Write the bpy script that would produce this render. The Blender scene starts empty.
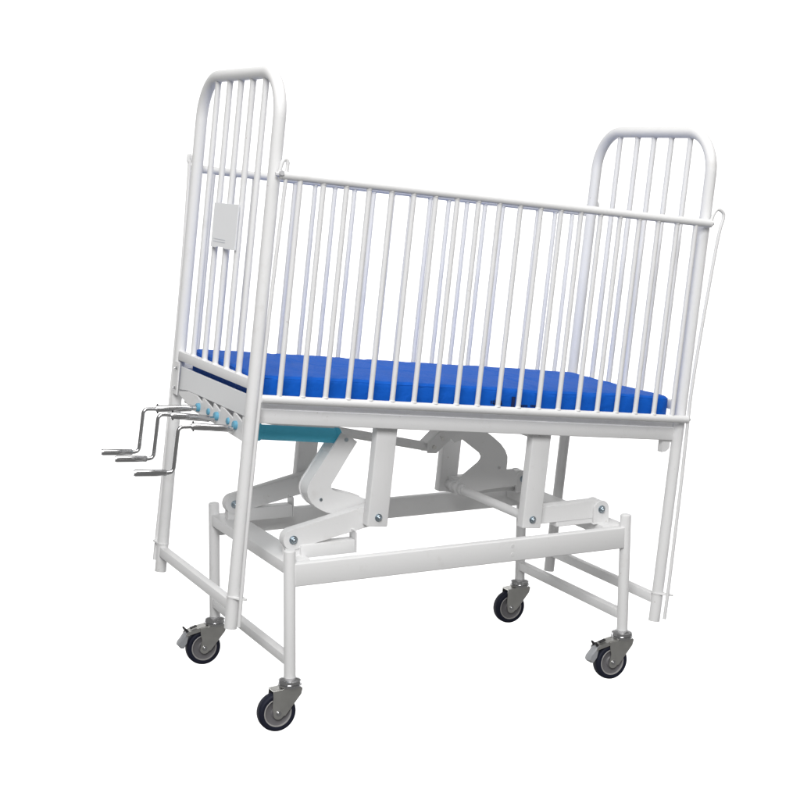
import bpy, bmesh, math, random
from mathutils import Vector, Matrix, noise
random.seed(4)
scene = bpy.context.scene
COL = scene.collection

# ------------------------------------------------------------ camera
cam_d = bpy.data.cameras.new('camera')
cam = bpy.data.objects.new('camera', cam_d)
COL.objects.link(cam)
R_ = Vector((0.90313700, -0.42925155, 0.00930980))
U_ = Vector((0.06081997, 0.14936860, 0.98690929))
F_ = Vector((0.42502293, 0.89074808, -0.16100737))
cam.matrix_world = Matrix(((R_.x, U_.x, -F_.x, -1.4508), (R_.y, U_.y, -F_.y, -3.6715),
                           (R_.z, U_.z, -F_.z, 1.4861), (0, 0, 0, 1)))
cam_d.sensor_width = 36
cam_d.lens = 36 * 1631.33 / 800
cam_d.shift_x = -0.0005
cam_d.shift_y = 0.0
cam_d.clip_end = 100
scene.camera = cam

# ------------------------------------------------------------ world, lamps, exposure
w = bpy.data.worlds.new('World')
scene.world = w
w.use_nodes = True
bg = w.node_tree.nodes['Background']
bg.inputs[0].default_value = (0.99, 0.985, 0.97, 1)
bg.inputs[1].default_value = 0.20

def area(name, loc, target, size, power, color=(1, 1, 1)):
    d = bpy.data.lights.new(name, 'AREA')
    d.shape = 'RECTANGLE'
    d.size, d.size_y = size
    d.energy = power
    d.color = color
    o = bpy.data.objects.new(name, d)
    COL.objects.link(o)
    o.location = loc
    o.rotation_euler = (Vector(target) - Vector(loc)).to_track_quat('-Z', 'Y').to_euler()
    return o

area('overhead_softbox', (0.15, -0.9, 5.6), (0.5, 0.29, 0.6), (3.8, 3.2), 150, (1, 0.99, 0.975))
area('front_softbox', (-2.9, -6.2, 5.6), (0.45, 0.2, 0.6), (3.4, 3.4), 500, (1.0, 0.995, 0.99))

vs = scene.view_settings
vs.view_transform = 'Standard'
vs.look = 'None'
vs.exposure = 0
vs.gamma = 1

# ------------------------------------------------------------ materials
def mat(name, base, rough=0.4, metal=0.0, coat=0.0, bump=0.0, bscale=300, var=0.0, vscale=6, spec=0.5, rvar=0.0):
    m = bpy.data.materials.new(name)
    m.use_nodes = True
    nt = m.node_tree
    b = nt.nodes['Principled BSDF']
    b.inputs['Base Color'].default_value = (*base, 1)
    b.inputs['Roughness'].default_value = rough
    b.inputs['Metallic'].default_value = metal
    b.inputs['Coat Weight'].default_value = coat
    b.inputs['Specular IOR Level'].default_value = spec
    tc = nt.nodes.new('ShaderNodeNewGeometry')
    if var > 0 or rvar > 0:
        n = nt.nodes.new('ShaderNodeTexNoise')
        n.inputs['Scale'].default_value = vscale
        n.inputs['Detail'].default_value = 5
        nt.links.new(tc.outputs['Position'], n.inputs['Vector'])
        if var > 0:
            cr = nt.nodes.new('ShaderNodeMixRGB')
            cr.blend_type = 'MIX'
            cr.inputs[1].default_value = (*[c * (1 - var) for c in base], 1)
            cr.inputs[2].default_value = (*[min(1, c * (1 + var)) for c in base], 1)
            nt.links.new(n.outputs['Fac'], cr.inputs[0])
            nt.links.new(cr.outputs[0], b.inputs['Base Color'])
        if rvar > 0:
            mr = nt.nodes.new('ShaderNodeMapRange')
            mr.inputs[3].default_value = max(0.02, rough - rvar)
            mr.inputs[4].default_value = rough + rvar
            nt.links.new(n.outputs['Fac'], mr.inputs[0])
            nt.links.new(mr.outputs[0], b.inputs['Roughness'])
    if bump > 0:
        n2 = nt.nodes.new('ShaderNodeTexNoise')
        n2.inputs['Scale'].default_value = bscale
        n2.inputs['Detail'].default_value = 3
        nt.links.new(tc.outputs['Position'], n2.inputs['Vector'])
        bp = nt.nodes.new('ShaderNodeBump')
        bp.inputs['Strength'].default_value = bump
        bp.inputs['Distance'].default_value = 0.001
        nt.links.new(n2.outputs['Fac'], bp.inputs['Height'])
        nt.links.new(bp.outputs[0], b.inputs['Normal'])
    return m

M_WHITE = mat('white_powder_coat', (0.83, 0.83, 0.832), 0.42, bump=0.25, bscale=260, var=0.02, vscale=7, rvar=0.10, spec=0.12)
def add_scuffs(m, col, scale, lo, hi, amount):
    """small scattered chips and grime marks in the paint"""
    nt = m.node_tree
    b = nt.nodes['Principled BSDF']
    src = b.inputs['Base Color'].links[0].from_socket
    g = nt.nodes.new('ShaderNodeNewGeometry')
    n = nt.nodes.new('ShaderNodeTexNoise')
    n.inputs['Scale'].default_value = scale
    n.inputs['Detail'].default_value = 4
    n.inputs['Roughness'].default_value = 0.6
    nt.links.new(g.outputs['Position'], n.inputs['Vector'])
    r = nt.nodes.new('ShaderNodeMapRange')
    r.inputs[1].default_value = lo
    r.inputs[2].default_value = hi
    r.inputs[4].default_value = amount
    nt.links.new(n.outputs['Fac'], r.inputs[0])
    mx = nt.nodes.new('ShaderNodeMixRGB')
    mx.inputs[2].default_value = (*col, 1)
    nt.links.new(r.outputs[0], mx.inputs[0])
    nt.links.new(src, mx.inputs[1])
    nt.links.new(mx.outputs[0], b.inputs['Base Color'])
add_scuffs(M_WHITE, (0.42, 0.38, 0.34), 75, 0.70, 0.76, 0.6)
add_scuffs(M_WHITE, (0.60, 0.58, 0.55), 18, 0.60, 0.75, 0.25)
M_BOARD = mat('white_end_board', (0.78, 0.79, 0.80), 0.42, bump=0.1, bscale=300, var=0.015)
M_CAP = mat('white_plastic', (0.78, 0.78, 0.78), 0.45)
M_PLATE = mat('pale_plate', (0.83, 0.84, 0.86), 0.3, var=0.02)
M_CHROME = mat('chrome', (0.64, 0.64, 0.65), 0.17, metal=1.0, bump=0.05, bscale=150, rvar=0.06, vscale=30)
M_ZINC = mat('zinc_plated_steel', (0.70, 0.695, 0.67), 0.38, metal=1.0, bump=0.1, bscale=200, var=0.12, vscale=40, rvar=0.08)
M_STEEL = mat('bright_steel', (0.78, 0.78, 0.80), 0.5, metal=0.45)
M_BOLT = mat('blued_bolt', (0.50, 0.57, 0.62), 0.34, metal=1.0, var=0.15, vscale=80)
M_TYRE = mat('navy_rubber_tyre', (0.011, 0.013, 0.028), 0.62, bump=0.15, bscale=260, spec=0.3)
M_RIM = mat('grey_plastic_rim', (0.17, 0.165, 0.175), 0.5, var=0.08, vscale=30)
M_RIMRING = mat('pale_grey_ring', (0.40, 0.39, 0.385), 0.45)
M_BRAKE = mat('grey_plastic_pedal', (0.36, 0.37, 0.39), 0.45, var=0.06, vscale=50)
M_BLACK = mat('black_steel', (0.02, 0.02, 0.022), 0.45)
M_TEAL = mat('teal_blue_plastic', (0.085, 0.58, 0.82), 0.45, var=0.05, vscale=20, bump=0.1)
M_LBLUE = mat('light_blue_plastic', (0.13, 0.38, 0.54), 0.55, var=0.15, vscale=60)
M_INK = mat('black_print', (0.003, 0.014, 0.085), 0.6)
M_FAINT = mat('grey_print', (0.60, 0.63, 0.68), 0.5)

def mattress_mat():
    m = mat('blue_mattress_cover', (0.003, 0.112, 0.56), 0.62, var=0.07, vscale=10, spec=0.18)
    nt = m.node_tree
    b = nt.nodes['Principled BSDF']
    g = nt.nodes.new('ShaderNodeNewGeometry')
    hs = []
    for ax, sc in (('X', 420), ('Y', 420)):
        wv = nt.nodes.new('ShaderNodeTexWave')
        wv.bands_direction = ax
        wv.inputs['Scale'].default_value = sc
        wv.inputs['Distortion'].default_value = 0.6
        nt.links.new(g.outputs['Position'], wv.inputs['Vector'])
        hs.append(wv)
    ad = nt.nodes.new('ShaderNodeMath'); ad.operation = 'ADD'
    nt.links.new(hs[0].outputs['Fac'], ad.inputs[0]); nt.links.new(hs[1].outputs['Fac'], ad.inputs[1])
    bp = nt.nodes.new('ShaderNodeBump')
    bp.inputs['Strength'].default_value = 0.25
    bp.inputs['Distance'].default_value = 0.0006
    nt.links.new(ad.outputs[0], bp.inputs['Height'])
    n = nt.nodes.new('ShaderNodeTexNoise')
    n.inputs['Scale'].default_value = 22
    n.inputs['Detail'].default_value = 6
    n.inputs['Distortion'].default_value = 0.8
    nt.links.new(g.outputs['Position'], n.inputs['Vector'])
    b2 = nt.nodes.new('ShaderNodeBump')
    b2.inputs['Strength'].default_value = 0.8
    b2.inputs['Distance'].default_value = 0.006
    nt.links.new(n.outputs['Fac'], b2.inputs['Height'])
    nt.links.new(bp.outputs[0], b2.inputs['Normal'])
    nt.links.new(b2.outputs[0], b.inputs['Normal'])
    return m
M_MATT = mattress_mat()

# ------------------------------------------------------------ helpers
# the bed (upper part) is pitched foot-down: u along the bed, v across, w normal to it
TH = 0.10676584
BO = Vector((-0.1571, -0.0015, 0.2824))
CU, SU = math.cos(TH), math.sin(TH)
def B(u, v, w):
    return Vector((BO.x + u * CU + w * SU, BO.y + v, BO.z - u * SU + w * CU))
def Wd(x, y, z):
    return Vector((x, y, z))

ORIG = {}
def obj(name, bm, m, parent=None, smooth=True):
    bmesh.ops.recalc_face_normals(bm, faces=bm.faces)
    me = bpy.data.meshes.new(name)
    lo = Vector((1e9,) * 3); hi = Vector((-1e9,) * 3)
    for v in bm.verts:
        for i in range(3):
            lo[i] = min(lo[i], v.co[i]); hi[i] = max(hi[i], v.co[i])
    c = (lo + hi) / 2
    if parent is None:
        c.z = lo.z
    bmesh.ops.translate(bm, verts=bm.verts, vec=-c)
    bm.to_mesh(me); bm.free()
    me.materials.append(m)
    if smooth:
        for p in me.polygons:
            p.use_smooth = True
        me.set_sharp_from_angle(angle=math.radians(38))
    o = bpy.data.objects.new(name, me)
    COL.objects.link(o)
    ORIG[o.name] = c.copy()
    if parent:
        o.parent = parent
        o.location = c - ORIG[parent.name]
    else:
        o.location = c
    return o

def box(bm, T, a, b, bev=0.003, seg=2):
    """box between corners a and b in the frame T, edges bevelled"""
    vs_ = []
    for x in (a[0], b[0]):
        for y in (a[1], b[1]):
            for z in (a[2], b[2]):
                vs_.append(bm.verts.new(T(x, y, z)))
    f = [(0, 1, 3, 2), (4, 6, 7, 5), (0, 4, 5, 1), (2, 3, 7, 6), (0, 2, 6, 4), (1, 5, 7, 3)]
    fs = [bm.faces.new([vs_[i] for i in q]) for q in f]
    if bev > 0:
        es = set()
        for q in fs:
            es.update(q.edges)
        bmesh.ops.bevel(bm, geom=list(es), offset=bev, segments=seg, profile=0.5, affect='EDGES')

def prism(bm, T, pts, y0, y1, bev=0.0015):
    """polygon in the x-z plane of frame T, from y0 to y1"""
    A = [bm.verts.new(T(x, y0, z)) for x, z in pts]
    C = [bm.verts.new(T(x, y1, z)) for x, z in pts]
    fs = [bm.faces.new(A), bm.faces.new(C[::-1])]
    n = len(pts)
    for i in range(n):
        bm.faces.new((A[i], C[i], C[(i + 1) % n], A[(i + 1) % n]))
    if bev > 0:
        es = set(fs[0].edges) | set(fs[1].edges)
        bmesh.ops.bevel(bm, geom=list(es), offset=bev, segments=1, profile=0.5, affect='EDGES')

def tube(bm, pts, r, n=20, cap=True, r2=None):
    pts = [Vector(p) for p in pts]
    tang = []
    for i in range(len(pts)):
        a = pts[max(0, i - 1)]; b = pts[min(len(pts) - 1, i + 1)]
        tang.append((b - a).normalized())
    t0 = tang[0]
    ref = Vector((0, 0, 1)) if abs(t0.z) < 0.9 else Vector((1, 0, 0))
    nrm = (ref - t0 * ref.dot(t0)).normalized()
    rings = []
    for i, p in enumerate(pts):
        t = tang[i]
        nrm = (nrm - t * nrm.dot(t)).normalized()
        bn = t.cross(nrm)
        rr = r if not isinstance(r, (list, tuple)) else r[i]
        rings.append([bm.verts.new(p + (nrm * math.cos(2 * math.pi * k / n) + bn * math.sin(2 * math.pi * k / n)) * rr) for k in range(n)])
    for a, b in zip(rings, rings[1:]):
        for k in range(n):
            bm.faces.new((a[k], a[(k + 1) % n], b[(k + 1) % n], b[k]))
    if cap:
        bm.faces.new(rings[0][::-1]); bm.faces.new(rings[-1])

def rod(bm, a, b, r, n=20, ch=0.0):
    a = Vector(a); b = Vector(b)
    if ch > 0:
        d = (b - a).normalized() * ch
        tube(bm, [a, a + d, b - d, b], [r - ch, r, r, r - ch], n)
    else:
        tube(bm, [a, b], r, n)

def fillet(P, rad, n=8):
    """round the corners of a polyline"""
    P = [Vector(p) for p in P]
    out = [P[0]]
    for i in range(1, len(P) - 1):
        a, p, b = P[i - 1], P[i], P[i + 1]
        d1 = (a - p).normalized(); d2 = (b - p).normalized()
        ang = d1.angle(d2)
        r = rad[i - 1] if isinstance(rad, (list, tuple)) else rad
        t = min(r / math.tan(ang / 2), (a - p).length * 0.49, (b - p).length * 0.49)
        r = t * math.tan(ang / 2)
        c = p + (d1 + d2).normalized() * (r / math.sin(ang / 2))
        s = p + d1 * t - c; e = p + d2 * t - c
        tot = s.angle(e)
        ax = s.cross(e).normalized()
        for k in range(n + 1):
            out.append(c + Matrix.Rotation(tot * k / n, 3, ax) @ s)
    out.append(P[-1])
    return out

def weld(bm, c, axis, r, h=0.004, n=18):
    """small weld bead round a joint"""
    c = Vector(c); a = Vector(axis).normalized()
    tube(bm, [c, c + a * h * 0.4, c + a * h], [r + 0.0020, r + 0.0014, r + 0.0003], n, cap=False)

def bolt(bm, c, axis, r=0.010, h=0.006):
    """hex head with a washer and a threaded end"""
    c = Vector(c); a = Vector(axis).normalized()
    r *= 0.88
    tube(bm, [c, c + a * 0.0018], r * 1.3, 24)
    tube(bm, [c + a * 0.0018, c + a * (h * 0.85), c + a * h], [r, r, r * 0.85], 6)
    tube(bm, [c + a * h * 0.9, c + a * (h + 0.003), c + a * (h + 0.004)], [r * 0.5, r * 0.5, r * 0.35], 14)

def disc_fan(cx, cz, r, a0, a1, n=14):
    return [(cx + r * math.cos(math.radians(a0 + (a1 - a0) * k / n)), cz + r * math.sin(math.radians(a0 + (a1 - a0) * k / n))) for k in range(n + 1)]

# ------------------------------------------------------------ backdrop (added self-glowing sheet for the blank white background, curved round the back)
bm = bmesh.new()
cx, cy, RB = 0.5, 0.3, 8.0
base_a = math.atan2(0.89, 0.425)
NA, NZ = 48, 14
grid = []
for j in range(NZ + 1):
    z = -5.4 + 8.8 * j / NZ
    grid.append([bm.verts.new((cx + RB * math.cos(base_a + math.radians(-62 + 124 * i / NA)), cy + RB * math.sin(base_a + math.radians(-62 + 124 * i / NA)), z)) for i in range(NA + 1)])
for j in range(NZ):
    for i in range(NA):
        bm.faces.new((grid[j][i], grid[j][i + 1], grid[j + 1][i + 1], grid[j + 1][i]))
m = bpy.data.materials.new('glowing_white_backdrop')
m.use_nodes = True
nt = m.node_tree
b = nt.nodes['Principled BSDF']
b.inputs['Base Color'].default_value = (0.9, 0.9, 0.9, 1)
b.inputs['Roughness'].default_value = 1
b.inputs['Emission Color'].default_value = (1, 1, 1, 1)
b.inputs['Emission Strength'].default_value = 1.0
bd = obj('backdrop', bm, m)
bd['kind'] = 'structure'

# ------------------------------------------------------------ dimensions
WB = 0.5739     # base width
LB = 0.989      # base length
LF = 1.2575     # bed length
WF = 0.5769     # bed width
RP = 0.0150     # base post radius
RT = 0.0157     # end-panel tube radius

root = bpy.data.objects.new('hospital_cot', None)
COL.objects.link(root)
root.location = (0.49, 0.287, 0.0)
ORIG[root.name] = Vector(root.location)
root['label'] = 'white steel hospital cot on four castors, barred sides, bed tilted down towards the foot'
root['category'] = 'cot'

# ------------------------------------------------------------ undercarriage
ZB0, ZB1 = 0.3705, 0.4290
for y in (0, WB):                                     # long side beams
    bm = bmesh.new()
    box(bm, Wd, (0.010, y - 0.0135, ZB0), (LB - 0.010, y + 0.0135, ZB1), 0.0028, 3)
    beam = obj('side_beam', bm, M_WHITE, root)
    if y == 0:
        near_beam = beam
undercarriage = root
for x, y in ((0, 0), (LB, 0), (0, WB), (LB, WB)):     # corner posts
    bm = bmesh.new()
    tube(bm, [(x, y, 0.1345), (x, y, 0.4590), (x, y, 0.4615), (x, y, 0.4630)], [RP, RP, RP * 0.96, RP * 0.84], 32)
    obj('post', bm, M_WHITE, undercarriage)
for x in (0, LB):
    bm = bmesh.new()
    box(bm, Wd, (x - 0.0122, RP * 0.9, 0.1655), (x + 0.0122, WB - RP * 0.9, 0.1905), 0.0022, 2)
    obj('lower_crossbar', bm, M_WHITE, undercarriage)
    bm = bmesh.new()
    xa, xb = (-0.0120, 0.062) if x == 0 else (LB - 0.062, LB + 0.0120)
    box(bm, Wd, (xa, 0.0145, 0.4010), (xb, WB - 0.0145, 0.4315), 0.0025, 2)
    obj('upper_crossbar', bm, M_WHITE, undercarriage)
# hole plugs and small screws in the near beam
for x, z in ((0.628, 0.413), (0.628, 0.390)):
    bm = bmesh.new()
    tube(bm, [(x, -0.0130, z), (x, -0.0143, z)], 0.0048, 18)
    obj('hole_plug', bm, M_CAP, near_beam)

# pivots of the lifting arms
PL = (0.0315, 0.4735)
PR = (0.9385, 0.4720)
YN, YF = 0.070, 0.505
LEGU = (0.381, 0.838)
LEGW = 0.278
def legpivot(u):
    p = B(u, 0, LEGW)
    return (p.x, p.z)
QL, QR = legpivot(LEGU[0]), legpivot(LEGU[1])

def pivot_bracket(P, y, sgn, side):
    """plate that stands on the upper crossbar and carries the pivot bolt"""
    bm = bmesh.new()
    r = 0.0245
    for yy in ((y - 0.026, y - 0.021), (y + 0.021, y + 0.026)):
        pts = disc_fan(P[0], P[1], r, 0, 180) + [(P[0] - r, 0.4300), (P[0] + r, 0.4300)]
        prism(bm, Wd, pts, yy[0], yy[1], 0.001)
    # gusset foot
    box(bm, Wd, (P[0] - 0.026, y - 0.027, 0.4312), (P[0] + 0.026, y + 0.027, 0.4345), 0.001, 1)
    return bm

for y in (YN, YF):
    obj('pivot_bracket', pivot_bracket(PR, y, 1, 'r'), M_WHITE, undercarriage)
    # left pivots: lower plates hidden behind the round arm ends
    bm = bmesh.new()
    pts = disc_fan(PL[0], PL[1], 0.018, 0, 180) + [(PL[0] - 0.020, 0.4300), (PL[0] + 0.026, 0.4300)]
    for yy in ((y - 0.012, y - 0.007), (y + 0.007, y + 0.012)):
        prism(bm, Wd, pts, yy[0], yy[1], 0.001)
    obj('pivot_bracket', bm, M_WHITE, undercarriage)
    # arm rest: box arm reaching inwards from the crossbar, closed by an upright end plate
    bm = bmesh.new()
    box(bm, Wd, (0.050, y - 0.022, 0.4240), (0.200, y + 0.018, 0.4585), 0.0020, 2)
    P0 = [(0.2005, 0.4240), (0.2045, 0.4240), (0.2045, 0.4760), (0.2000, 0.4850), (0.1900, 0.4880),
          (0.1900, 0.4850), (0.1975, 0.4820), (0.2005, 0.4755)]
    prism(bm, Wd, P0, y - 0.022, y + 0.018, 0.0)
    obj('arm_rest', bm, M_WHITE, undercarriage)
    bm = bmesh.new()                                  # same at the foot end, shorter
    box(bm, Wd, (0.800, y + 0.002 if y > 0.3 else y - 0.018, 0.4330), (0.925, y + 0.018, 0.4490), 0.0015, 1)
    if y > 0.3:
        prism(bm, Wd, [(0.8630, 0.4495), (0.8660, 0.4495), (0.8660, 0.4700), (0.8630, 0.4700)], y - 0.03, y + 0.01, 0.0)
    obj('arm_rest', bm, M_WHITE, undercarriage)

# ------------------------------------------------------------ lifting arms and bell cranks
def taper_arm(P, Q, rp, hq, y0, y1, ext=0.0):
    """plate arm: round end at P, straight end at Q"""
    d = Vector((Q[0] - P[0], Q[1] - P[1])).normalized()
    n = Vector((-d.y, d.x))
    a = math.degrees(math.atan2(d.y, d.x))
    pts = disc_fan(P[0], P[1], rp, a + 90, a + 270, 20)
    e = Vector(Q) + d * ext
    pts += [tuple(e - n * hq), tuple(e + n * hq)]
    bm_ = bmesh.new()
    prism(bm_, Wd, pts, y0, y1, 0.0022)
    return bm_

for y in (YN, YF):
    bm = taper_arm(PL, QL, 0.0262, 0.0285, y - 0.016, y + 0.016, 0.022)
    arm = obj('lifting_arm', bm, M_WHITE, root)
    for sg in (-1, 1):
        bm = bmesh.new()
        bolt(bm, (PL[0], y + sg * 0.016, PL[1]), (0, sg, 0), 0.0098, 0.008)
        obj('bolt', bm, M_BOLT, arm)
    bm = taper_arm(PR, QR, 0.0235, 0.0235, y - 0.0195, y + 0.0195, 0.0)
    arm = obj('lifting_arm', bm, M_WHITE, root)
    for sg in (-1, 1):
        bm = bmesh.new()
        bolt(bm, (PR[0], y + sg * 0.026, PR[1]), (0, sg, 0), 0.0095, 0.008)
        obj('bolt', bm, M_BOLT, arm)

# shafts joining the arms
bm = bmesh.new()
rod(bm, (QL[0], YN, QL[1]), (QL[0], YF, QL[1]), 0.0125, 24)
obj('torque_shaft', bm, M_WHITE, root)
bm = bmesh.new()
rod(bm, (QR[0], 0.066, QR[1]), (QR[0], 0.513, QR[1]), 0.0125, 24)
for yy in (0.425, 0.445, 0.478):
    rod(bm, (QR[0], yy - 0.007, QR[1]), (QR[0], yy + 0.007, QR[1]), 0.0165, 24, 0.002)
obj('torque_shaft', bm, M_WHITE, root)

# left bell crank: two boomerang plates closed by a rear web
def smooth_poly(pts, it=1):
    for _ in range(it):
        q = []
        n = len(pts)
        for i in range(n):
            a = pts[i]; b_ = pts[(i + 1) % n]
            q.append((a[0] * .75 + b_[0] * .25, a[1] * .75 + b_[1] * .25))
            q.append((a[0] * .25 + b_[0] * .75, a[1] * .25 + b_[1] * .75))
        pts = q
    return pts
LC = [(0.1800, 0.7310), (0.1960, 0.7260), (0.2245, 0.7040), (0.1515, 0.5990), (0.1500, 0.5900), (0.1545, 0.5830), (0.1700, 0.5760), (0.2060, 0.5675), (0.2400, 0.5560),
      (0.2560, 0.5480), (0.2560, 0.5180), (0.2000, 0.5160), (0.1640, 0.5195), (0.1400, 0.5255), (0.1228, 0.5330), (0.1080, 0.5430), (0.0960, 0.5560), (0.0880, 0.5700),
      (0.0855, 0.5840), (0.0870, 0.5970), (0.0930, 0.6090)]
CY = (0.0930, 0.0985, 0.1480, 0.1535)
bm = bmesh.new()
prism(bm, Wd, LC, CY[0], CY[1], 0.0012)
prism(bm, Wd, LC, CY[2], CY[3], 0.0012)
# web along the outer edge of the boomerang
webo = [(0.1480, 0.6800), (0.0940, 0.6055), (0.0895, 0.5965), (0.0880, 0.5840), (0.0905, 0.5710), (0.0985, 0.5575), (0.1095, 0.5455), (0.1240, 0.5355), (0.1410, 0.5280), (0.1650, 0.5220)]
webi = [(0.1650, 0.5260), (0.1430, 0.5320), (0.1260, 0.5390), (0.1120, 0.5490), (0.1015, 0.5600), (0.0945, 0.5725), (0.0920, 0.5840), (0.0935, 0.5950), (0.0980, 0.6035), (0.1510, 0.6780)]
prism(bm, Wd, webo + webi, CY[1] + 0.0002, CY[2] - 0.0002, 0.0)
bell = obj('bell_crank', bm, M_WHITE, root)
for px_, pz_, r_ in ((0.1228, 0.5615, 0.0042), (0.1930, 0.7120, 0.0050)):
    bm = bmesh.new()
    tube(bm, [(px_, CY[0] + 0.001, pz_), (px_, CY[0] - 0.0018, pz_)], r_, 16)
    obj('pin', bm, M_BOLT, bell)

# right bell crank: one deep C shaped plate near the far arm
RC = [(0.6530, 0.6440), (0.7000, 0.6600), (0.7700, 0.6450), (0.8080, 0.6170), (0.8350, 0.5940), (0.8500, 0.5740), (0.8580, 0.5550),
      (0.8580, 0.5350), (0.8534, 0.5150), (0.8800, 0.5150), (0.8900, 0.5050), (0.8900, 0.4660), (0.8629, 0.4644), (0.7800, 0.4620), (0.7100, 0.4470), (0.6880, 0.4550), (0.6830, 0.4750), (0.6950, 0.4950),
      (0.7150, 0.5130), (0.7600, 0.5440), (0.7700, 0.5530), (0.7720, 0.5620), (0.7660, 0.5730), (0.7080, 0.6180), (0.6800, 0.6080)]
bm = bmesh.new()
prism(bm, Wd, RC, 0.432, 0.439, 0.0012)
bell = obj('bell_crank', bm, M_WHITE, root)
bm = bmesh.new()
tube(bm, [(0.8297, 0.4318, 0.5242), (0.8297, 0.4300, 0.5242)], 0.0040, 16)
obj('pin', bm, M_CHROME, bell)

# ------------------------------------------------------------ bed platform (tilted)
W0, W1 = 0.5113, 0.5478
for v in (-0.002, WF - 0.026):
    bm = bmesh.new()
    box(bm, B, (0.0200, v, W0), (1.2430, v + 0.028, W1), 0.0025, 3)
    frame_member = obj('side_member', bm, M_WHITE, root)
    fv = 0.003 if v < 0.1 else WF - 0.0055
    bm = bmesh.new()                                  # upright flange that keeps the mattress in
    box(bm, B, (0.0215, fv, 0.5470), (1.2415, fv + 0.0025, 0.5720), 0.0008, 1)
    obj('flange', bm, M_WHITE, frame_member)
platform = root
bm = bmesh.new()                                      # backing added behind the bearing plate so its gaps go dark
box(bm, B, (0.0145, 0.0270, 0.4780), (0.0285, WF - 0.0270, 0.5350), 0.0015, 1)
obj('gap_backing', bm, M_WHITE, root)
bm = bmesh.new()
box(bm, B, (0.030, 0.0265, 0.5360), (1.232, WF - 0.0265, 0.5440), 0.002, 1)
obj('mattress_deck', bm, M_WHITE, platform)
for u in (0.030, 0.42, 0.80, 1.212):
    bm = bmesh.new()
    box(bm, B, (u, 0.0262, 0.5000 if u == 0.80 else 0.5130), (u + 0.030, WF - 0.0262, 0.5350), 0.002, 1)
    obj('cross_member', bm, M_WHITE, platform)
# corner hooks that carry the end panels
for u0, u1 in ((0.0150, 0.0195), (1.2435, 1.2470)):
    for v in (0.004, WF - 0.020):
        bm = bmesh.new()
        box(bm, B, (u0, v, 0.4860 if u0 < 0.1 else 0.505), (u1, v + 0.016, 0.5620 if u0 < 0.1 else 0.556), 0.001, 1)
        obj('corner_hook', bm, M_WHITE, platform)
for v in (0.006, WF - 0.024):
    bm = bmesh.new()
    prism(bm, B, [(1.2160, 0.5110), (1.2400, 0.5110), (1.2400, 0.4880), (1.2300, 0.4790), (1.2160, 0.4760)], v, v + 0.003, 0.0)
    box(bm, B, (1.2160, v + 0.0032, 0.4760), (1.2190, v + 0.022, 0.5108), 0.0008, 1)
    obj('foot_bracket', bm, M_WHITE, platform)
# support legs down to the arms
for u in LEGU:
    for v0, v1 in ((0.0310, 0.0510), (WF - 0.0510, WF - 0.0310)):
        bm = bmesh.new()
        hw = 0.0285
        ysh = 0
        box(bm, B, (u - hw, v0 - 0.010, 0.2540), (u + hw, v1 + 0.002, 0.5105), 0.0030, 3)
        leg = obj('support_leg', bm, M_WHITE, root)
        for vv, sg in ((v0 - 0.010, -1), (v1 + 0.002, 1)):
            bm = bmesh.new()
            bolt(bm, B(u, vv, LEGW), (0, sg, 0), 0.0088, 0.007)
            obj('bolt', bm, M_BOLT, leg)

# actuators under the deck
bm = bmesh.new()
v = 0.120
tube(bm, [B(0.058, v, 0.4722), B(0.060, v, 0.4722), B(0.074, v, 0.4720), B(0.076, v, 0.4720)], [0.0205, 0.0225, 0.0225, 0.0205], 28)
rod(bm, B(0.074, v, 0.4720), B(0.280, v, 0.4700), 0.0195, 28)
tube(bm, [B(0.279, v, 0.4700), B(0.281, v, 0.4700), B(0.289, v, 0.4698), B(0.292, v, 0.4698)], [0.0205, 0.0213, 0.0213, 0.0190], 28)
act = obj('screw_cover', bm, M_TEAL, root)
bm = bmesh.new()
rod(bm, B(-0.004, 0.066, 0.4860), B(0.060, v, 0.4730), 0.0075, 16)
obj('shaft', bm, M_CHROME, act)
bm = bmesh.new()
rod(bm, B(0.010, 0.352, 0.4920), B(0.678, 0.352, 0.4120), 0.0128, 20, 0.002)
push = obj('push_rod', bm, M_WHITE, root)
bm = bmesh.new()
fk = [(0.662, 0.398), (0.690, 0.398), (0.742, 0.452), (0.772, 0.482), (0.772, 0.512), (0.742, 0.512), (0.660, 0.425)]
prism(bm, B, fk, 0.330, 0.336, 0.001)
prism(bm, B, fk, 0.368, 0.374, 0.001)
prism(bm, B, [(0.660, 0.425), (0.742, 0.512), (0.739, 0.515), (0.655, 0.425)], 0.330, 0.374, 0.0)
fork = obj('fork', bm, M_WHITE, push)
bm = bmesh.new()
tube(bm, [B(0.680, 0.3310, 0.4150), B(0.680, 0.3250, 0.4150)], 0.0060, 6)
obj('pin', bm, M_ZINC, push)
bm = bmesh.new()
tube(bm, [B(0.704, 0.3310, 0.4400), B(0.704, 0.3270, 0.4400)], 0.0045, 14)
obj('pin', bm, M_ZINC, push)

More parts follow.
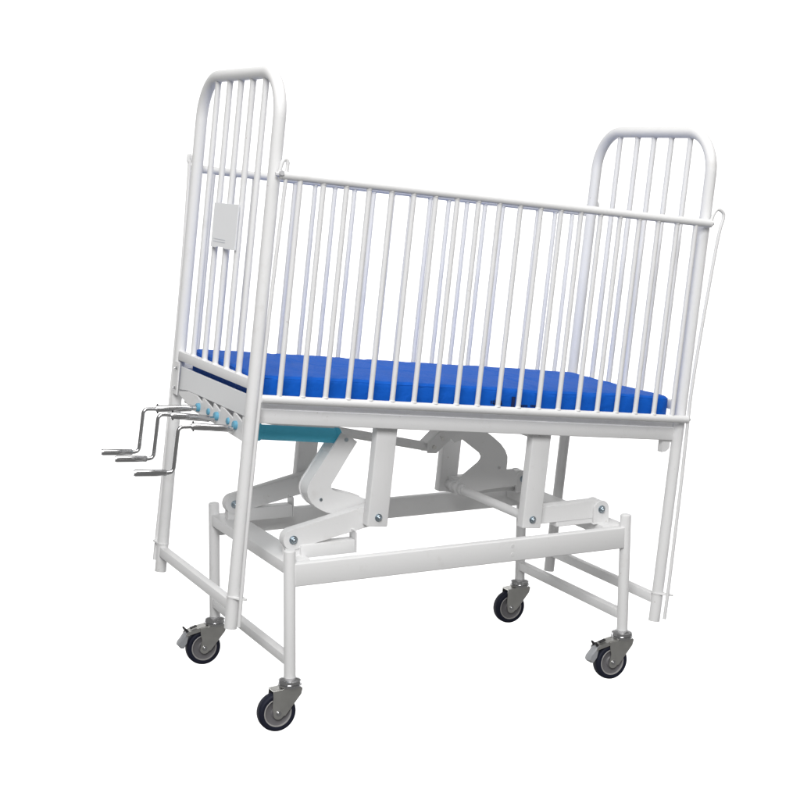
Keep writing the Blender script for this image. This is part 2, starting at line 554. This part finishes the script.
# head end board with bearings for the three cranks
bm = bmesh.new()
def vpoly(bm, pts, u0, u1, bev=0.001):
    """polygon in the v-w plane, between u0 and u1"""
    A = [bm.verts.new(B(u0, v_, w_)) for v_, w_ in pts]
    C = [bm.verts.new(B(u1, v_, w_)) for v_, w_ in pts]
    fs = [bm.faces.new(A), bm.faces.new(C[::-1])]
    n = len(pts)
    for i in range(n):
        bm.faces.new((A[i], C[i], C[(i + 1) % n], A[(i + 1) % n]))
    if bev > 0:
        bmesh.ops.bevel(bm, geom=list(set(fs[0].edges) | set(fs[1].edges)), offset=bev, segments=1, affect='EDGES')
vpoly(bm, [(0.018, 0.5240), (0.018, 0.5790), (0.530, 0.5790), (0.530, 0.5160), (0.460, 0.5240)], -0.0090, -0.0030)
end_board = obj('end_board', bm, M_BOARD, platform)
bm = bmesh.new()
saw = [(0.018, 0.5225), (0.0265, 0.5225), (0.0265, 0.5090), (0.0773, 0.5225), (0.0912, 0.5225), (0.0912, 0.5070), (0.1671, 0.5225), (0.1875, 0.5225),
       (0.1875, 0.5090), (0.2352, 0.5225), (0.2412, 0.5225), (0.2412, 0.5060), (0.3152, 0.5225), (0.3292, 0.5225), (0.3292, 0.5100), (0.3799, 0.5225), (0.455, 0.5225),
       (0.525, 0.5130), (0.525, 0.505), (0.40, 0.4800), (0.018, 0.4640)]
vpoly(bm, saw, -0.0110, -0.0065, 0.0)
obj('bearing_plate', bm, M_WHITE, platform)
bm = bmesh.new()
vpoly(bm, [(0.532, 0.500), (0.532, 0.590), (0.566, 0.590), (0.566, 0.500)], -0.0155, -0.0115)
obj('corner_plate', bm, M_WHITE, platform)
for w_ in (0.5720, 0.5180):
    bm = bmesh.new()
    bolt(bm, B(-0.0155, 0.549, w_), B(-1, 0, 0) - B(0, 0, 0), 0.0050, 0.004)
    obj('screw', bm, M_CHROME, platform)
for v_ in (0.350, 0.205, 0.065):
    bm = bmesh.new()
    tube(bm, [B(-0.0110, v_, 0.4950), B(-0.0180, v_, 0.4950), B(-0.0200, v_, 0.4950)], [0.0112, 0.0108, 0.0088], 22)
    obj('bushing', bm, M_LBLUE, platform)
for v_ in (0.272, 0.122):
    bm = bmesh.new()
    tube(bm, [B(-0.0110, v_, 0.4960), B(-0.0150, v_, 0.4960), B(-0.0165, v_, 0.4960)], [0.0088, 0.0082, 0.0060], 20)
    obj('bushing', bm, M_LBLUE, platform)

# the three crank handles
for v_, w0, w1, w2, ln in ((0.350, 0.493, 0.4865, 0.4845, 0.0), (0.205, 0.4870, 0.4925, 0.4935, -0.006), (0.065, 0.4860, 0.4880, 0.4850, 0.002)):
    um = -0.128 + ln
    bm = bmesh.new()
    P = [B(um + 0.012, v_, w1), B(-0.160 + ln, v_, w2), B(-0.1630 + ln, v_, 0.3720 + (w2 - 0.484)), B(-0.2050 + ln, v_, 0.3690 + (w2 - 0.484))]
    tube(bm, fillet(P, 0.013, 8), 0.0050, 16)
    crank = obj('crank_handle', bm, M_CHROME, root)
    bm = bmesh.new()
    a, b_ = B(-0.020, v_, w0), B(um, v_, w1)
    d = (b_ - a)
    tube(bm, [a, a + d * 0.10, a + d * 0.12, a + d * 0.98, b_], [0.0070, 0.0070, 0.0088, 0.0088, 0.0076], 22)
    obj('socket', bm, M_CHROME, crank)
    bm = bmesh.new()
    c = B(um + 0.005, v_, w1)
    rod(bm, c + Vector((0, 0, -0.0120)), c + Vector((0, 0, 0.0125)), 0.0022, 10)
    obj('pin', bm, M_BLACK, crank)
    bm = bmesh.new()
    a, b_ = B(-0.180 + ln, v_, 0.3705 + (w2 - 0.484)), B(-0.2620 + ln, v_, 0.3680 + (w2 - 0.484))
    d = (b_ - a)
    tube(bm, [a, a + d * 0.03, a + d * 0.94, b_], [0.0066, 0.0080, 0.0084, 0.0066], 22)
    obj('grip', bm, M_CHROME, crank)

# ------------------------------------------------------------ barred end panels
PB = (0.4650, 0.3730, 0.2890, 0.2030, 0.1120)
def end_panel(u, foot):
    bm = bmesh.new()
    top = 1.3560
    P = [B(u, 0, 0.0), B(u, 0, top), B(u, WF, top), B(u, WF, 0.0)]
    tube(bm, fillet(P, 0.112, 16), RT, 32)
    pan = obj('end_panel', bm, M_WHITE, root)
    bm = bmesh.new()                                  # stretcher at mattress height
    box(bm, B, (u - 0.0100, RT * 0.9, 0.5930), (u + 0.0100, WF - RT * 0.9, 0.6180), 0.0020, 2)
    obj('stretcher', bm, M_WHITE, pan)
    bm = bmesh.new()                                  # stretcher near the feet
    zc = 0.0555 if not foot else 0.0600
    box(bm, B, (u - 0.0120, RT * 0.9, zc - 0.0105), (u + 0.0120, WF - RT * 0.9, zc + 0.0150), 0.0020, 2)
    obj('stretcher', bm, M_WHITE, pan)
    for v_ in PB:
        bm = bmesh.new()
        rod(bm, B(u, v_, 0.6170), B(u, v_, top - 0.012), 0.0077, 18)
        weld(bm, B(u, v_, 0.6178), (0.1, 0, 1), 0.0072)
        weld(bm, B(u, v_, top - RT + 0.0005), (-0.1, 0, -1), 0.0072, 0.005)
        obj('bar', bm, M_WHITE, pan)
    # guide plates for the rail rods, low on both posts
    for sg, vv in ((-1, 0.0), (1, WF)):
        bm = bmesh.new()
        wz = 0.078
        # rounded link from the post to just past the rod
        qu, qv = {(-1, False): (0.016, -0.026), (-1, True): (0.024, -0.024), (1, False): (-0.010, 0.030), (1, True): (0.012, 0.030)}[(sg, foot)]
        dv = Vector((qu, qv)); L_ = dv.length; a0 = math.atan2(qv, qu)
        r1, r2 = 0.0172, 0.0100
        k_ = math.acos((r1 - r2) / L_)
        pts = []
        for k in range(17):
            t_ = a0 + k_ + (2 * math.pi - 2 * k_) * k / 16
            pts.append((u + r1 * math.cos(t_), vv + r1 * math.sin(t_)))
        for k in range(11):
            t_ = a0 - k_ + 2 * k_ * k / 10
            pts.append((u + qu + r2 * math.cos(t_), vv + qv + r2 * math.sin(t_)))
        A = [bm.verts.new(B(x_, y_, wz)) for x_, y_ in pts]
        C = [bm.verts.new(B(x_, y_, wz + 0.0035)) for x_, y_ in pts]
        bm.faces.new(A); bm.faces.new(C[::-1])
        n = len(pts)
        for i in range(n):
            bm.faces.new((A[i], C[i], C[(i + 1) % n], A[(i + 1) % n]))
        obj('guide_plate', bm, M_WHITE, pan)
    return pan

head = end_panel(0.0, False)
foot = end_panel(LF, True)

# plate on the bars of the head panel
bm = bmesh.new()
vpoly(bm, [(0.188, 0.9170), (0.188, 1.0310), (0.370, 1.0290), (0.370, 0.9150), (0.330, 0.9150), (0.318, 0.9190), (0.275, 0.9190), (0.262, 0.9150)], -0.0135, -0.0095, 0.0008)
o = obj('name_plate', bm, M_PLATE, head)
bm = bmesh.new()
for w_ in (0.9300, 0.9365):
    bm = bmesh.new()
    vpoly(bm, [(0.262, w_), (0.262, w_ + 0.0016), (0.352, w_ + 0.0016), (0.352, w_)], -0.0142, -0.0134, 0.0)
    obj('print_line', bm, M_FAINT, head)

# ------------------------------------------------------------ drop-side rails
def side_rail(v, near):
    sg = -1 if near else 1
    bm = bmesh.new()
    RR = 0.0106
    for w_, ua, ub in ((0.5752, 0.0105, 1.2640), (1.1120, 0.0040, 1.2600)):
        rod(bm, B(ua, v, w_), B(ub, v, w_), RR, 26, 0.0022)
    for i in (0, 19):                                 # end uprights close the rail frame
        u = 0.0572 + i * (1.2095 - 0.0572) / 19
        rod(bm, B(u, v, 0.5780), B(u, v, 1.1080), 0.0066, 18)
    rail = obj('side_rail', bm, M_WHITE, root)
    for i in range(1, 19):
        u = 0.0572 + i * (1.2095 - 0.0572) / 19
        bm = bmesh.new()
        rod(bm, B(u, v, 0.5780), B(u, v, 1.1080), 0.0066, 18)
        weld(bm, B(u, v, 0.5752 + RR - 0.0008), (0.1, 0, 1), 0.0062)
        weld(bm, B(u, v, 1.1120 - RR + 0.0008), (-0.1, 0, -1), 0.0062)
        obj('bar', bm, M_WHITE, rail)
    # screws at the ends of the tubes
    for pts_, rr_, n_ in (([B(0.006, v, 1.113), B(-0.002, v + sg * 0.002, 1.113), B(-0.008, v + sg * 0.002, 1.113)], [0.0050, 0.0062, 0.0045], 6),
                          ([B(0.003, v + sg * 0.0098, 1.117), B(0.003, v + sg * 0.0160, 1.117)], 0.0062, 6),
                          ([B(1.258, v, 1.112), B(1.266, v, 1.112)], [0.0058, 0.0048], 6),
                          ([B(1.262, v, 0.5752), B(1.2715, v, 0.5752)], [0.0050, 0.0038], 8)):
        bm = bmesh.new()
        tube(bm, pts_, rr_, n_)
        obj('screw', bm, M_STEEL, rail)
    return rail
near_rail = side_rail(-0.0287, True)
far_rail = side_rail(WF + 0.0287, False)

# guide rods that the rails slide on, hooked at the top
def guide_rod(pts, rail, r=0.0047):
    bm = bmesh.new()
    # Catmull-Rom through the points
    P = [Vector(p) for p in pts]
    out = []
    for i in range(len(P) - 1):
        p0 = P[max(0, i - 1)]; p1 = P[i]; p2 = P[i + 1]; p3 = P[min(len(P) - 1, i + 2)]
        for k in range(8):
            t = k / 8
            out.append(0.5 * ((2 * p1) + (p2 - p0) * t + (2 * p0 - 5 * p1 + 4 * p2 - p3) * t * t + (3 * p1 - p0 - 3 * p2 + p3) * t ** 3))
    out.append(P[-1])
    tube(bm, out, r, 12)
    return obj('guide_rod', bm, M_WHITE, rail)
FR = [(1.2564, 1.1139), (1.2625, 1.1388), (1.2735, 1.1520), (1.2900, 1.1470), (1.2960, 1.1320), (1.2872, 1.0815), (1.2767, 0.9308), (1.2640, 0.6824),
      (1.2650, 0.5437), (1.2680, 0.4040), (1.2700, 0.1781), (1.2703, 0.0641), (1.2696, 0.0127)]
HR = [(0.0002, 1.1137), (0.0066, 1.1420), (0.0150, 1.1500), (0.0200, 1.1395), (0.0195, 1.1114), (0.0110, 0.80), (0.0070, 0.3868), (0.0085, 0.1265), (0.0100, 0.0111)]
HF = [(0.0050, 1.1130), (-0.0080, 1.1400), (-0.0150, 1.1480), (-0.0150, 1.1300), (-0.0110, 1.1000), (-0.0050, 0.80), (-0.0060, 0.3868), (-0.0090, 0.1265), (-0.0100, 0.0250)]
guide_rod([B(u, -0.030, w_) for u, w_ in FR], near_rail)
guide_rod([B(u, -0.030, w_) for u, w_ in HR], near_rail)
guide_rod([B(u, WF + 0.030, w_) for u, w_ in FR], far_rail)
guide_rod([B(u, WF + 0.032, w_) for u, w_ in HF], far_rail)

# ------------------------------------------------------------ castors
def caster(x, y, brake):
    TX = x - 0.037                                     # wheel axle trails behind the stem
    def T(a, b_, c):
        return Vector((x + a, y + b_, c))
    HWf = 0.0185
    bm = bmesh.new()                                   # fork: two side plates and a bridge
    side = [(-0.0500, 0.1090), (0.0200, 0.1150), (0.0280, 0.1080), (0.0240, 0.0930), (-0.0190, 0.0420)]
    side += disc_fan(-0.0370, 0.0480, 0.0140, -25, -180, 10)
    side += [(-0.0530, 0.0700)] if not brake else [(-0.0440, 0.0750), (-0.0480, 0.0900)]
    for s in (-1, 1):
        ya = s * HWf
        prism(bm, T, side, min(ya, ya - s * 0.0025), max(ya, ya - s * 0.0025), 0.0006)
    bridge = [(-0.0500, 0.1090), (0.0200, 0.1150), (0.0280, 0.1080), (0.0255, 0.1075), (0.0190, 0.1125), (-0.0500, 0.1062)]
    prism(bm, T, bridge, -HWf + 0.0026, HWf - 0.0026, 0.0)
    fork = obj('castor', bm, M_ZINC, root)
    bm = bmesh.new()                                   # swivel head
    c = lambda z: (x, y, z)
    tube(bm, [c(0.1120), c(0.1150), c(0.1185), c(0.1200), c(0.1225), c(0.1290), c(0.1325), c(0.1342)],
         [0.0280, 0.0305, 0.0308, 0.0282, 0.0305, 0.0290, 0.0235, 0.0150], 36)
    obj('swivel_head', bm, M_CHROME, fork)
    # wheel
    def ring(bm, prof, n=56):
        rs = []
        for k in range(n):
            a = 2 * math.pi * k / n
            rs.append([bm.verts.new((TX + r * math.cos(a), y + o_, 0.050 + r * math.sin(a))) for o_, r in prof])
        for k in range(n):
            A_, C_ = rs[k], rs[(k + 1) % n]
            for i in range(len(prof) - 1):
                bm.faces.new((A_[i], A_[i + 1], C_[i + 1], C_[i]))
        return rs
    bm = bmesh.new()
    prof = [(-0.0110, 0.0355), (-0.0130, 0.0370), (-0.0142, 0.0420), (-0.0135, 0.0460), (-0.0110, 0.0486), (-0.0060, 0.0498), (0, 0.0500),
            (0.0060, 0.0498), (0.0110, 0.0486), (0.0135, 0.0460), (0.0142, 0.0420), (0.0130, 0.0370), (0.0110, 0.0355)]
    ring(bm, prof)
    obj('tyre', bm, M_TYRE, fork)
    bm = bmesh.new()
    prof = [(-0.0090, 0.0001), (-0.0120, 0.0100), (-0.0120, 0.0150), (-0.0088, 0.0180), (-0.0088, 0.0300), (-0.0108, 0.0335)]
    ring(bm, prof); ring(bm, [(-a, b_) for a, b_ in prof])
    obj('rim', bm, M_RIM, fork)
    bm = bmesh.new()
    prof = [(-0.0106, 0.0333), (-0.0134, 0.0340), (-0.0137, 0.0360), (-0.0125, 0.0372)]
    ring(bm, prof); ring(bm, [(-a, b_) for a, b_ in prof])
    obj('rim_ring', bm, M_RIMRING, fork)
    bm = bmesh.new()
    for s in (-1, 1):
        p = Vector((TX, y + s * HWf, 0.050))
        a = Vector((0, s, 0))
        tube(bm, [p, p + a * 0.0015], 0.0072, 20)
        tube(bm, [p + a * 0.0015, p + a * 0.0040, p + a * 0.0050], [0.0048, 0.0044, 0.0025], 16)
    rod(bm, (TX, y - HWf, 0.050), (TX, y + HWf, 0.050), 0.004, 12)
    obj('axle', bm, M_CHROME, fork)
    if brake:
        bm = bmesh.new()                               # steel brake lever over the wheel
        lev = [(-0.0100, 0.1165), (-0.0500, 0.1105), (-0.0800, 0.1020), (-0.0900, 0.0960), (-0.0900, 0.0900), (-0.0780, 0.0930), (-0.0500, 0.0990), (-0.0100, 0.1050)]
        prism(bm, T, lev, -0.0165, -0.0145, 0.0)
        prism(bm, T, lev, 0.0145, 0.0165, 0.0)
        prism(bm, T, [(-0.0300, 0.1140), (-0.0600, 0.1075), (-0.0800, 0.1015), (-0.0800, 0.0990), (-0.0600, 0.1050), (-0.0300, 0.1115)], -0.0149, 0.0149, 0.0)
        obj('brake_lever', bm, M_ZINC, fork)
        bm = bmesh.new()                               # upturned black prongs
        for s in (-1, 1):
            prism(bm, T, [(-0.0800, 0.1030), (-0.0900, 0.1130), (-0.0940, 0.1110), (-0.0880, 0.1000)], s * 0.009 - 0.003, s * 0.009 + 0.003, 0.0006)
        prism(bm, T, [(-0.0550, 0.1120), (-0.0740, 0.1065), (-0.0740, 0.1095), (-0.0560, 0.1150)], -0.006, 0.006, 0.0006)
        obj('brake_catch', bm, M_BLACK, fork)
        bm = bmesh.new()                               # plastic pedal hanging in front of the tyre
        ped = [(-0.0790, 0.1000), (-0.0905, 0.0960), (-0.1080, 0.0720), (-0.1120, 0.0640), (-0.1050, 0.0560), (-0.0960, 0.0545), (-0.0880, 0.0700), (-0.0800, 0.0900)]
        prism(bm, T, ped, -0.0135, 0.0135, 0.0030)
        obj('brake_pedal', bm, M_BRAKE, fork)
    return fork

caster(0, 0, False)
caster(LB, 0, True)
caster(0, WB, True)
caster(LB, WB, False)

# ------------------------------------------------------------ mattress
bm = bmesh.new()
u0, u1, v0, v1, w0, w1 = 0.019, 1.2380, 0.014, 0.5480, 0.5445, 0.6290
NU, NV = 150, 66
rc = 0.012
def side_pos(s, t):
    """top sheet with rounded rim; s,t in 0..1"""
    return None
# profile across the rim: parameter from top inwards to the bottom
def shell(u, v, w):
    n1 = noise.noise(Vector((u * 3.1, v * 4.0, w * 5 + 2)))
    n2 = noise.noise(Vector((u * 11, v * 13, w * 20 + 7)))
    n3 = noise.noise(Vector((u * 45, v * 12, w * 60 + 3)))
    return n1, n2, n3
def rrect(u, v, inset):
    return u, v
rings = []
def relief(u, v):
    return (0.0036 * noise.noise(Vector((u * 3.1, v * 4.0, 2.0))) + 0.0022 * noise.noise(Vector((u * 9, v * 11, 7.0)))
            + 0.0008 * noise.noise(Vector((u * 38, v * 10, 3.0))) + creases(u, v))
CR = [(0.13, 0.25, 0.0016, 0.006), (0.34, -0.20, 0.0013, 0.005), (0.47, 0.10, 0.0016, 0.007), (0.63, -0.30, 0.0012, 0.005),
      (0.79, 0.18, 0.0024, 0.009), (0.94, -0.12, 0.0016, 0.006), (1.10, 0.30, 0.0013, 0.005)]
def creases(u, v):
    d = 0.0
    for c0, sl, dep, wd in CR:
        x = u - c0 - sl * v - 0.012 * math.sin(v * 17 + c0 * 9)
        d += -dep * math.exp(-(x / wd) ** 2) + dep * 0.7 * math.exp(-((x - 2.2 * wd) / (1.3 * wd)) ** 2)
    return d * (0.45 + 0.55 * math.cos(v * 7 + 1) ** 2)
levels = []
import itertools
K = 6
for k in range(0, 5):
    levels.append((0.003 * (1 - k / 4.0), w0 + 0.003 * k / 4.0))
for k in range(1, 12):
    levels.append((0.0, w0 + 0.003 + (w1 - rc - w0 - 0.003) * k / 11.0))
for k in range(1, K + 1):
    a = math.pi / 2 * k / K
    levels.append((rc * (1 - math.cos(a)), w1 - rc + rc * math.sin(a)))
def outline(inset):
    a, b_, c, d_ = u0 + inset, u1 - inset, v0 + inset, v1 - inset
    r = max(0.004, 0.036 - inset)
    pts = []
    def seg(p, q, n):
        for i in range(n):
            pts.append((p[0] + (q[0] - p[0]) * i / n, p[1] + (q[1] - p[1]) * i / n))
    def arc(cx_, cy_, a0, n=6):
        for i in range(n):
            t = a0 + math.pi / 2 * i / n
            pts.append((cx_ + r * math.cos(t), cy_ + r * math.sin(t)))
    arc(b_ - r, c + r, -math.pi / 2); seg((b_, c + r), (b_, d_ - r), 40)
    arc(b_ - r, d_ - r, 0); seg((b_ - r, d_), (a + r, d_), 190)
    arc(a + r, d_ - r, math.pi / 2); seg((a, d_ - r), (a, c + r), 40)
    arc(a + r, c + r, math.pi); seg((a + r, c), (b_ - r, c), 190)
    return pts
cu, cv = (u0 + u1) / 2, (v0 + v1) / 2
ringsv = []
allv = levels + [(rc + 0.006 + 0.010 * k, w1 + min(0.002, 0.0004 + 0.0003 * k)) for k in range(25)]
for li, (ins, w_) in enumerate(allv):
    row = []
    for (uu, vv) in outline(ins):
        n1, n2, n3 = shell(uu, vv, w_)
        du = dv = dw = 0
        top = w_ >= w1 - rc * 0.5
        side = w0 + 0.004 < w_ < w1 - rc * 0.3
        if side:
            bulge = 0.0025 * math.sin(math.pi * (w_ - w0) / (w1 - w0)) + 0.0018 * n2 + 0.0009 * n3
            nx = 1 if uu > u1 - ins - 1e-4 else (-1 if uu < u0 + ins + 1e-4 else 0)
            ny = 1 if vv > v1 - ins - 1e-4 else (-1 if vv < v0 + ins + 1e-4 else 0)
            du, dv = nx * bulge, ny * bulge
        if w_ > w1 - rc:
            dw = relief(uu, vv)
        row.append(bm.verts.new(B(uu + du, vv + dv, w_ + dw)))
    ringsv.append(row)
for a_, b_ in zip(ringsv, ringsv[1:]):
    n = len(a_)
    for i in range(n):
        bm.faces.new((a_[i], a_[(i + 1) % n], b_[(i + 1) % n], b_[i]))
bm.faces.new(ringsv[0][::-1]); bm.faces.new(ringsv[-1])
mt = obj('mattress', bm, M_MATT)
mt['label'] = 'thin bright blue rectangular mattress lying inside the barred cot'
mt['category'] = 'mattress'
# piping seam round the top edge
for nm, wz, ins in (('piping', w1 - rc * 0.55, 0.0012),):
    bm = bmesh.new()
    P = [B(uu, vv, wz + relief(uu, vv)) for uu, vv in outline(ins)]
    P.append(P[0].copy())
    tube(bm, P, 0.0013, 8, cap=False)
    obj(nm, bm, M_MATT, mt)
# dark printed mark on the near side
bm = bmesh.new()
random.seed(11)
def stroke(ua, ub, wa, wb):
    vy = v0 - 0.0052
    box(bm, B, (ua, vy, wa), (ub, vy + 0.0030, wb), 0.0, 1)
UM = 0.664
for k in range(6):
    ua = UM + k * 0.0058
    h = 0.003 + random.random() * 0.009
    stroke(ua, ua + 0.0024, 0.590 - h * 0.5, 0.590 + h * 0.7)
stroke(UM + 0.006, UM + 0.034, 0.5865, 0.5885)
stroke(UM + 0.062, UM + 0.071, 0.5700, 0.6080)
for k in range(6):
    ua = UM + 0.082 + k * 0.0052
    h = random.random() * 0.003
    stroke(ua, ua + 0.0026, 0.584 - h, 0.588)
for k in range(5):
    ua = UM + 0.121 + k * 0.0050
    stroke(ua, ua + 0.0024, 0.5840, 0.5890)
obj('printed_mark', bm, M_INK, mt)

scene.render.engine = 'CYCLES'
scene.render.resolution_x = 1024
scene.render.resolution_y = 1024
